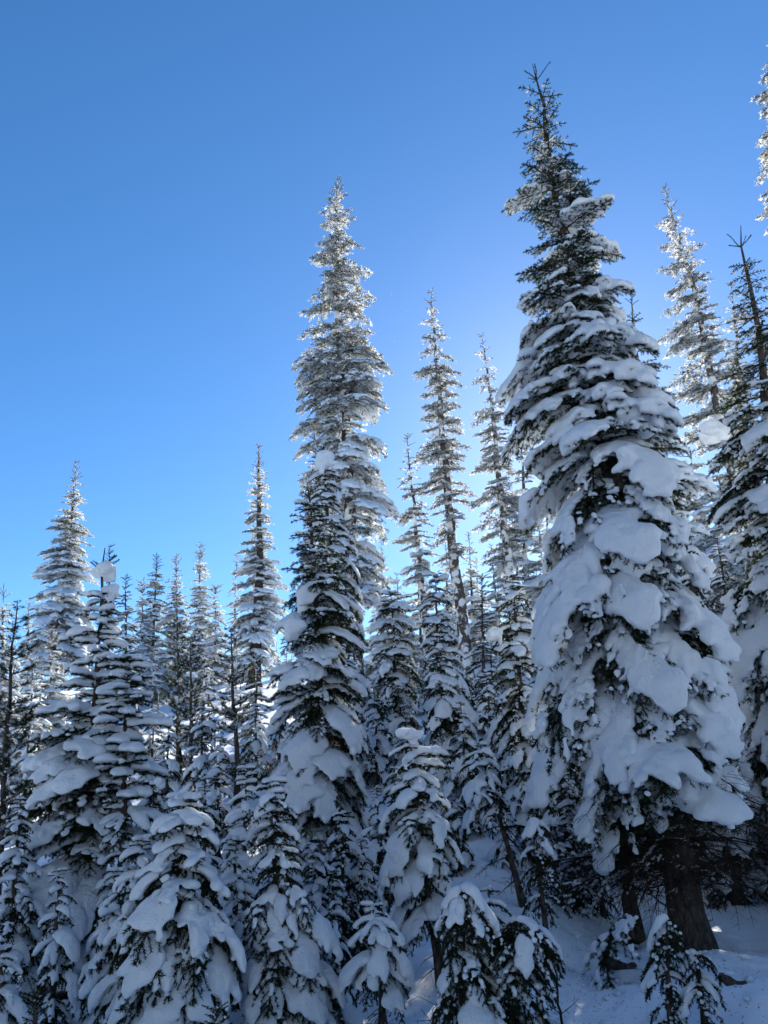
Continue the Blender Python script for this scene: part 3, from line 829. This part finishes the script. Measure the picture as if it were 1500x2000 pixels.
# --- trees of the wood behind, low on the slope
wr = random.Random(5)
def zone(x):
    return ('left of the fir with two lumps' if x < 140 else 'between the lump topped and dark footed firs' if x < 480 else 'around the mid sized fir' if x < 740
            else 'below the slender rimed firs' if x < 1020 else 'behind the tall fir' if x < 1370 else 'behind the fir at the right edge')
def wood(x, yt, D, w, **kw):
    small(('far' if D > 35 else 'nearer') + ' snowy conifer ' + zone(x), D, (x, yt), (x + (x - 540) * 0.03, yt + 200),
          [(yt + 10, x - 5, x + 5), (yt + 70, x - w * 0.5, x + w * 0.5), (yt + 220, x - w, x + w)], group=('far' if D > 35 else 'nearer') + ' conifers of the wood ' + zone(x), per=6, crown_y=9999, **kw)
for x in [-40, 40, 110, 165, 225, 290, 330, 410, 440, 540, 590, 640, 740, 790, 830, 880, 930, 970, 1060, 1110, 1150, 1200, 1250, 1330, 1380, 1430, 1480, 1540, 1600]:
    yt = wr.uniform(1205, 1265) if x < 700 else (wr.uniform(1090, 1160) if x < 1000 else wr.uniform(880, 1020))
    wood(x, yt, wr.uniform(38, 56), wr.uniform(30, 42), spacing=0.85)
for x in [-70, 20, 85, 150, 190, 270, 310, 400, 470, 560, 640, 705, 760, 815, 900, 955, 1010, 1070, 1120, 1180, 1240, 1290, 1340, 1400, 1450, 1510, 1580, 1660]:
    yt = wr.uniform(1270, 1370) if x < 560 else (wr.uniform(1190, 1290) if x < 1000 else wr.uniform(960, 1130))
    wood(x, yt, wr.uniform(21, 30), wr.uniform(38, 55), spacing=0.55)

for x, yt, D, w in [(745, 1060, 33, 52), (775, 1120, 30, 56), (815, 1095, 34, 52), (870, 1060, 36, 54), (915, 1040, 33, 56), (960, 1065, 31, 56), (1005, 1030, 34, 58), (1050, 1000, 33, 60), (425, 1225, 44, 40), (470, 1215, 46, 42), (530, 1230, 43, 42), (570, 1215, 45, 44), (345, 1230, 40, 40), (455, 1275, 31, 40), (500, 1300, 29, 38), (545, 1285, 31, 40), (410, 1270, 31, 40), (300, 1265, 30, 40), (260, 1225, 42, 40), (205, 1215, 40, 40), (15, 1240, 42, 42), (1345, 850, 27, 66), (1400, 900, 24, 64), (1440, 830, 28, 66), (1370, 1000, 22, 70), (1310, 930, 24, 60), (1480, 900, 25, 66)]:
    wood(x, yt, D, w, spacing=0.6)
for x in [60, 130, 300, 330, 395, 420, 500, 545, 585, 680, 730, 790, 900, 950, 1000, 1090, 1150, 1210, 1380, 1440, 1500]:
    yt = wr.uniform(1340, 1420) if x < 560 else (wr.uniform(1300, 1400) if x < 1000 else wr.uniform(1250, 1400))
    D = wr.uniform(13.5, 18) if x < 1100 else wr.uniform(14, 19)
    small('shaded young conifer ' + zone(x), D, (x, yt), (x + (x - 540) * 0.03, yt + 200),
          [(yt + 8, x - 8, x + 8), (yt + 60, x - 24, x + 24), (yt + 150, x - 42, x + 42), (yt + 300, x - 52, x + 52)], group='young conifers in the shade ' + zone(x),
          per=7, crown_y=9999, rimed=False, kinds=LOADK, snow=((1.01, LD),), spacing=0.28)

NAMES = ['left of the rounded young fir', 'behind the two front young firs', 'around the foot of the mid sized fir', 'beside the snow statue fir', 'left of the tall fir', 'right of the tall fir']
for x, yt, D, w, zi in [(40, 1560, 8.2, 46, 0), (115, 1700, 7.6, 40, 0), (300, 1480, 10, 44, 1), (400, 1520, 9, 42, 1), (430, 1440, 11.5, 44, 1), (560, 1600, 8.6, 40, 2), (612, 1640, 8.8, 44, 2), (690, 1480, 12.5, 46, 2), (735, 1540, 11, 42, 2),
                       (650, 1700, 8.2, 40, 2), (705, 1640, 9.5, 40, 2), (770, 1500, 12.5, 40, 3), (890, 1560, 12, 40, 3), (985, 1590, 12, 42, 4), (1085, 1380, 12.5, 50, 4), (1110, 1520, 11.5, 44, 4), (1160, 1600, 11.5, 36, 4), (1400, 1480, 12.5, 46, 5), (1465, 1520, 13, 46, 5)]:
    small('half buried young fir ' + NAMES[zi], D, (x, yt), (x + (x - 540) * 0.03, yt + 200), [(yt + 8, x - 9, x + 9), (yt + 70, x - w * 0.6, x + w * 0.6), (yt + 170, x - w, x + w), (yt + 330, x - w * 1.1, x + w * 1.1)],
          near=D < 9, group='half buried young firs ' + NAMES[zi], per=8, crown_y=9999, rimed=False, kinds=LOADK, snow=((0.5, LD), (1.01, HV)), spacing=0.2)
for x, yt, rx, ry, D in [(1150, 950, 1236, 1740, 10.8), (1330, 1000, 1428, 1700, 12.5), (1400, 1050, 1490, 1690, 13.5)]:
    tree('dark thin trunked fir with bare twiggy foot ' + ('left of the tall trunk' if x < 1200 else 'close right of the tall trunk' if x < 1350 else 'near the right edge'), D, (x, yt), (rx, ry),
         [(yt + 10, x - 8, x + 8), (yt + 200, x - 40, x + 60), (yt + 450, x - 10, x + 120)], crown_y=1560, near=True, kinds=LOADK, snow=((1.01, HV),), spacing=0.34, dead=40)

# unseen firs added behind the camera to shade the clearing
def copy_tree(src, loc, rotz, scale, label, group):
    def cp(o, parent):
        c = o.copy(); C.objects.link(c)
        if parent is not None: c.parent = parent
        for ch in kids.get(o.name, ()): cp(ch, c)
        return c
    r = cp(src, None)
    r.location = loc; r.rotation_euler = (0, 0, rotz); r.scale = (scale,) * 3
    r['label'] = label; r['group'] = group
kids = {}
for o in list(bpy.data.objects):
    if o.parent is not None: kids.setdefault(o.parent.name, []).append(o)
srcs = [o for o in bpy.data.objects if o.get('label', '').startswith(('mid sized laden fir', 'tallest rimed fir', 'tall snowy fir at far left', 'tall rimed fir with leaning', 'thin topped fir with large'))]
for i, (x, y) in enumerate([(-10, -3), (-6.5, -7), (-2.5, -9.5), (2, -8), (6, -6.5), (10.5, -4), (-13, 3), (13.5, 3.5), (-9, -13), (0, -15), (8, -13), (-14, 9), (4, -17), (-4, -18), (-4.5, -4.5), (4.2, -4.2), (-7.5, 0.5), (8, 0.5), (0.5, -5.5), (-12, -8), (12, -9), (-2, -13), (15, 0), (-16, 4), (-11, 6), (11, 5)]):
    copy_tree(srcs[i % len(srcs)], (x, y, float(ground_z(x, y))), i * 1.7, 1.0 + 0.06 * (i % 5), 'unseen snowy fir added behind the viewer to shade the clearing', 'added shading firs behind the viewer')

# ------------------------------------------------------------------ loose snow masses, logs and twigs
def blob(name, label, px, py, D, w_px, h_px, seed, drips=3, cat='snow clump', flat=0.6):
    k = at(px, py, D); sc = project(k)[2] / F_PX
    W, Hh = w_px * sc, h_px * sc
    rg = np.random.default_rng(seed)
    P, Nn = [], []
    for lb in range(4):
        la = rg.uniform(0, 6.28); lr = 0.0 if lb == 0 else rg.uniform(0.14, 0.26)
        cx, cy, cz = math.cos(la) * lr * W, math.sin(la) * lr * W, (0.06 - 0.5 * lr * rg.uniform(0.5, 1.6)) * Hh
        for _ in range(12):
            a_, r_ = rg.uniform(0, 6.28), math.sqrt(rg.random()) * rg.uniform(0.12, 0.24)
            P.append([cx + math.cos(a_) * r_ * W, cy + math.sin(a_) * r_ * W, cz + rg.uniform(-0.10, 0.20) * Hh])
    for d in range(drips):
        x = rg.uniform(-0.3, 0.3) * W; y = rg.uniform(-0.25, 0.25) * W
        for q in np.linspace(0.05, 0.34, 3): P.append([x, y, -q * Hh])
    P = np.array(P)
    Nn = np.tile([0, 0, 1.0], (len(P), 1))
    sg = 0.088 * min(W, Hh)
    V, Q = snow_field([(P, Nn, np.ones(len(P)), sg, 0.50, 0.8)], sg / 3.0, seed, lumpy=0.2)
    ex = V.max(0) - V.min(0)
    V = (V - (V.max(0) + V.min(0)) / 2) * np.array([W / ex[0], W * 0.85 / ex[1], Hh / ex[2]])
    o = link(name, mesh_np(name, V, [Q], [M_SNOW]))
    o.location = k
    o['label'] = label; o['category'] = cat
    return o
blob('snow_clump', 'large snow lump skewered on the tip of the big left fir', 203, 1116, 9, 50, 42, 1)
blob('snow_clump', 'second snow lump just below the skewered one on the big left fir', 216, 1158, 8.95, 36, 36, 2, drips=2)
blob('snow_clump', 'big smooth snow pillow on right boughs of the tall fir', 1250, 820, 9.2, 96, 68, 3, drips=4)
blob('snow_clump', 'snow cap like a jellyfish hanging right of the tall fir', 1394, 842, 12, 54, 48, 4, drips=5)
blob('snow_clump', 'rounded snow pillow high on right boughs of the tall fir', 1172, 648, 9.4, 84, 50, 5, drips=3)
blob('snow_clump', 'smooth snow ball left on a bough of the mid sized fir', 576, 1228, 11.4, 48, 46, 6, drips=3)
blob('snow_clump', 'tall snow hood on the upper trunk of the mid sized fir', 602, 1168, 11.6, 48, 66, 7, drips=2)
blob('snow_clump', 'upright snow cap on the fir behind the mid sized fir', 634, 905, 14.7, 40, 52, 8, drips=1)
blob('snow_clump', 'round snow knob on a stub left of the bushy laden fir', 965, 1242, 12.6, 34, 36, 12, drips=1)
blob('snow_clump', 'slanting snow cap on the head of the snow statue fir', 800, 1438, 8.4, 56, 34, 13, drips=2)
blob('snow_clump', 'rough snow chunk on the ground in the bottom right corner', 1482, 1972, 6.9, 56, 62, 14, drips=0)

def fallen(name, label, px, py, D, az, L, kind='dead', sty=None, lift=0.03, tilt=0.0, seed=1):
    k = at(px, py, D)
    z = float(ground_z(k.x, k.y)) + lift
    r = root_of(name, label, 'branch', (k.x, k.y, z))
    size = pick_size(L)
    mw = Euler((0.3, tilt, math.radians(az)), 'XYZ').to_matrix().to_4x4() @ Matrix.Scale(L / size, 4)
    b = link('branch', lib('green', kind, size, seed, None, False), r, mw)
    if sty: link('snow_load', lib('snow', kind, size, seed, sty, False), b)
fallen('fallen_branch', 'bare dark twiggy branch lying on the snow at bottom centre', 1120, 1925, 7.0, -50, 0.9)
fallen('fallen_branch', 'shorter bare twig poking from the snow beside the twiggy branch', 1100, 1935, 6.9, 110, 0.45, tilt=-0.5, seed=2)
fallen('fallen_branch', 'broken snowy bough leaning on the snow left of the tall trunk', 1255, 1835, 8.6, 205, 1.0, 'droop', 'light', 0.55, 0.35)
fallen('fallen_branch', 'upright bare stem sticking from the snow before the arched bush', 1093, 1960, 7.2, 90, 0.8, tilt=-1.35, seed=0)
fallen('fallen_branch', 'bare twig stems at the bottom between snow ball sapling and dark sapling', 835, 1990, 6.6, 60, 0.6, tilt=-0.9, seed=2)

def log(label, px, py, D, L, R, az):
    k = at(px, py, D); z = float(ground_z(k.x, k.y)) + R * 0.5
    rg = np.random.default_rng(int(px))
    t = np.linspace(0, 1, 9)
    P = np.stack([(t - 0.5) * L, 0.04 * np.sin(t * 5), 0.03 * np.cos(t * 4)], 1)
    rad = R * (0.7 + 0.3 * rg.random(9)); rad[0] *= 0.3; rad[-1] *= 0.25
    V, Q = tubes([(P, rad)], 9)
    V += rg.normal(0, R * 0.08, V.shape)
    o = link('log', mesh_np('log', V, [Q], [M_BARK]))
    o.location = (k.x, k.y, z); o.rotation_euler = (0, 0.1, math.radians(az))
    o['label'] = label; o['category'] = 'log'
log('dark stub of wood half buried beside the rough snow chunk', 1440, 1952, 7.2, 0.24, 0.045, 10)
log('dark broken log end lying left of the tall trunk', 1205, 1850, 8.9, 0.42, 0.07, 25)

# crumbs of snow dropped from the boughs
rg = np.random.default_rng(9)
V, Q, off = [], [], 0
base_v, base_q = surface_nets(0.8 - np.sqrt((np.indices((7, 7, 7)) - 3.0)[0] ** 2 + (np.indices((7, 7, 7)) - 3.0)[1] ** 2 + ((np.indices((7, 7, 7)) - 3.0)[2] * 1.3) ** 2) / 2.6, np.array([-3.0] * 3), 1.0)
for i in range(260):
    x, y = rg.normal(1.9, 1.5), rg.uniform(6.3, 11)
    r_ = abs(rg.normal(0, 0.016)) + 0.006
    v = base_v * (1 + rg.normal(0, 0.14, base_v.shape)) * r_ * 0.5 + np.array([x, y, float(ground_z(x, y)) + r_ * 0.4])
    V.append(v); Q.append(base_q + off); off += len(v)
o = link('snow_crumbs', mesh_np('snow_crumbs', np.concatenate(V), [np.concatenate(Q)], [M_SNOW]))
o['kind'] = 'stuff'; o['label'] = 'crumbs of snow dropped on the ground under the tall fir'

# needle litter shed on the snow: nobody could count it
rg = np.random.default_rng(4)
n = 1500
gx = rg.normal(1.75, 0.9, n); gy = rg.uniform(6.4, 10.5, n)
gz = ground_z(gx, gy) + 0.012
a = rg.uniform(0, 6.28, n); ln = rg.uniform(0.012, 0.035, n); w = 0.005
dx, dy = np.cos(a) * ln, np.sin(a) * ln
P = np.stack([gx, gy, gz], 1)
V = np.stack([P - np.stack([-dy, dx, 0 * dx], 1) * w / ln[:, None], P + np.stack([-dy, dx, 0 * dx], 1) * w / ln[:, None], P + np.stack([dx, dy, 0 * dx + 0.008], 1)], 1).reshape(-1, 3)
o = link('needle_litter', mesh_np('needle_litter', V, [np.arange(3 * n).reshape(-1, 3)], [M_TWIG], smooth=[False]))
o['kind'] = 'stuff'; o['label'] = 'dark needle litter scattered on the snow under the tall fir'

# a few snow crystals drifting down in the sunlight
n = 46
V, Fc = [], []
for i in range(n):
    c = at(rg.uniform(700, 1500), rg.uniform(380, 1000), rg.uniform(8, 20)) if i > 16 else at(rg.uniform(740, 800), rg.uniform(560, 820), rg.uniform(18, 24))
    r_ = rg.uniform(0.007, 0.013) * (1 if i > 16 else 1.4)
    o6 = np.array([[1, 0, 0], [-1, 0, 0], [0, 1, 0], [0, -1, 0], [0, 0, 1], [0, 0, -1]]) * r_ + np.array(c)
    f8 = np.array([[0, 2, 4], [2, 1, 4], [1, 3, 4], [3, 0, 4], [2, 0, 5], [1, 2, 5], [3, 1, 5], [0, 3, 5]]) + i * 6
    V.append(o6); Fc.append(f8)
o = link('drifting_snow', mesh_np('drifting_snow', np.concatenate(V), [np.concatenate(Fc)], [M_SNOW]))
o['kind'] = 'stuff'; o['label'] = 'tiny snow crystals drifting in the air'

# look-alikes of one group are told apart by their order from the left
ORD = ['leftmost', 'second from left', 'third from left', 'fourth from left', 'fifth from left', 'sixth from left', 'seventh from left', 'eighth from left', 'ninth from left', 'tenth from left']
byl = {}
for o in bpy.data.objects:
    if o.parent is None and o.get('group') and 'behind the viewer' not in o['group']: byl.setdefault(o['label'], []).append(o)
for lab, os_ in byl.items():
    if len(os_) < 2: continue
    os_.sort(key=lambda o: project(o.location)[0])
    for i, o in enumerate(os_):
        o['label'] = lab + ', ' + ('rightmost' if i == len(os_) - 1 else ORD[i] if i < len(ORD) else str(i + 1) + 'th from left')

print('branches', N_BR[0], 'objects', len(bpy.data.objects), 'tris', sum(len(m.polygons) * (2 if 'branch' not in m.name else 1) for m in bpy.data.meshes))
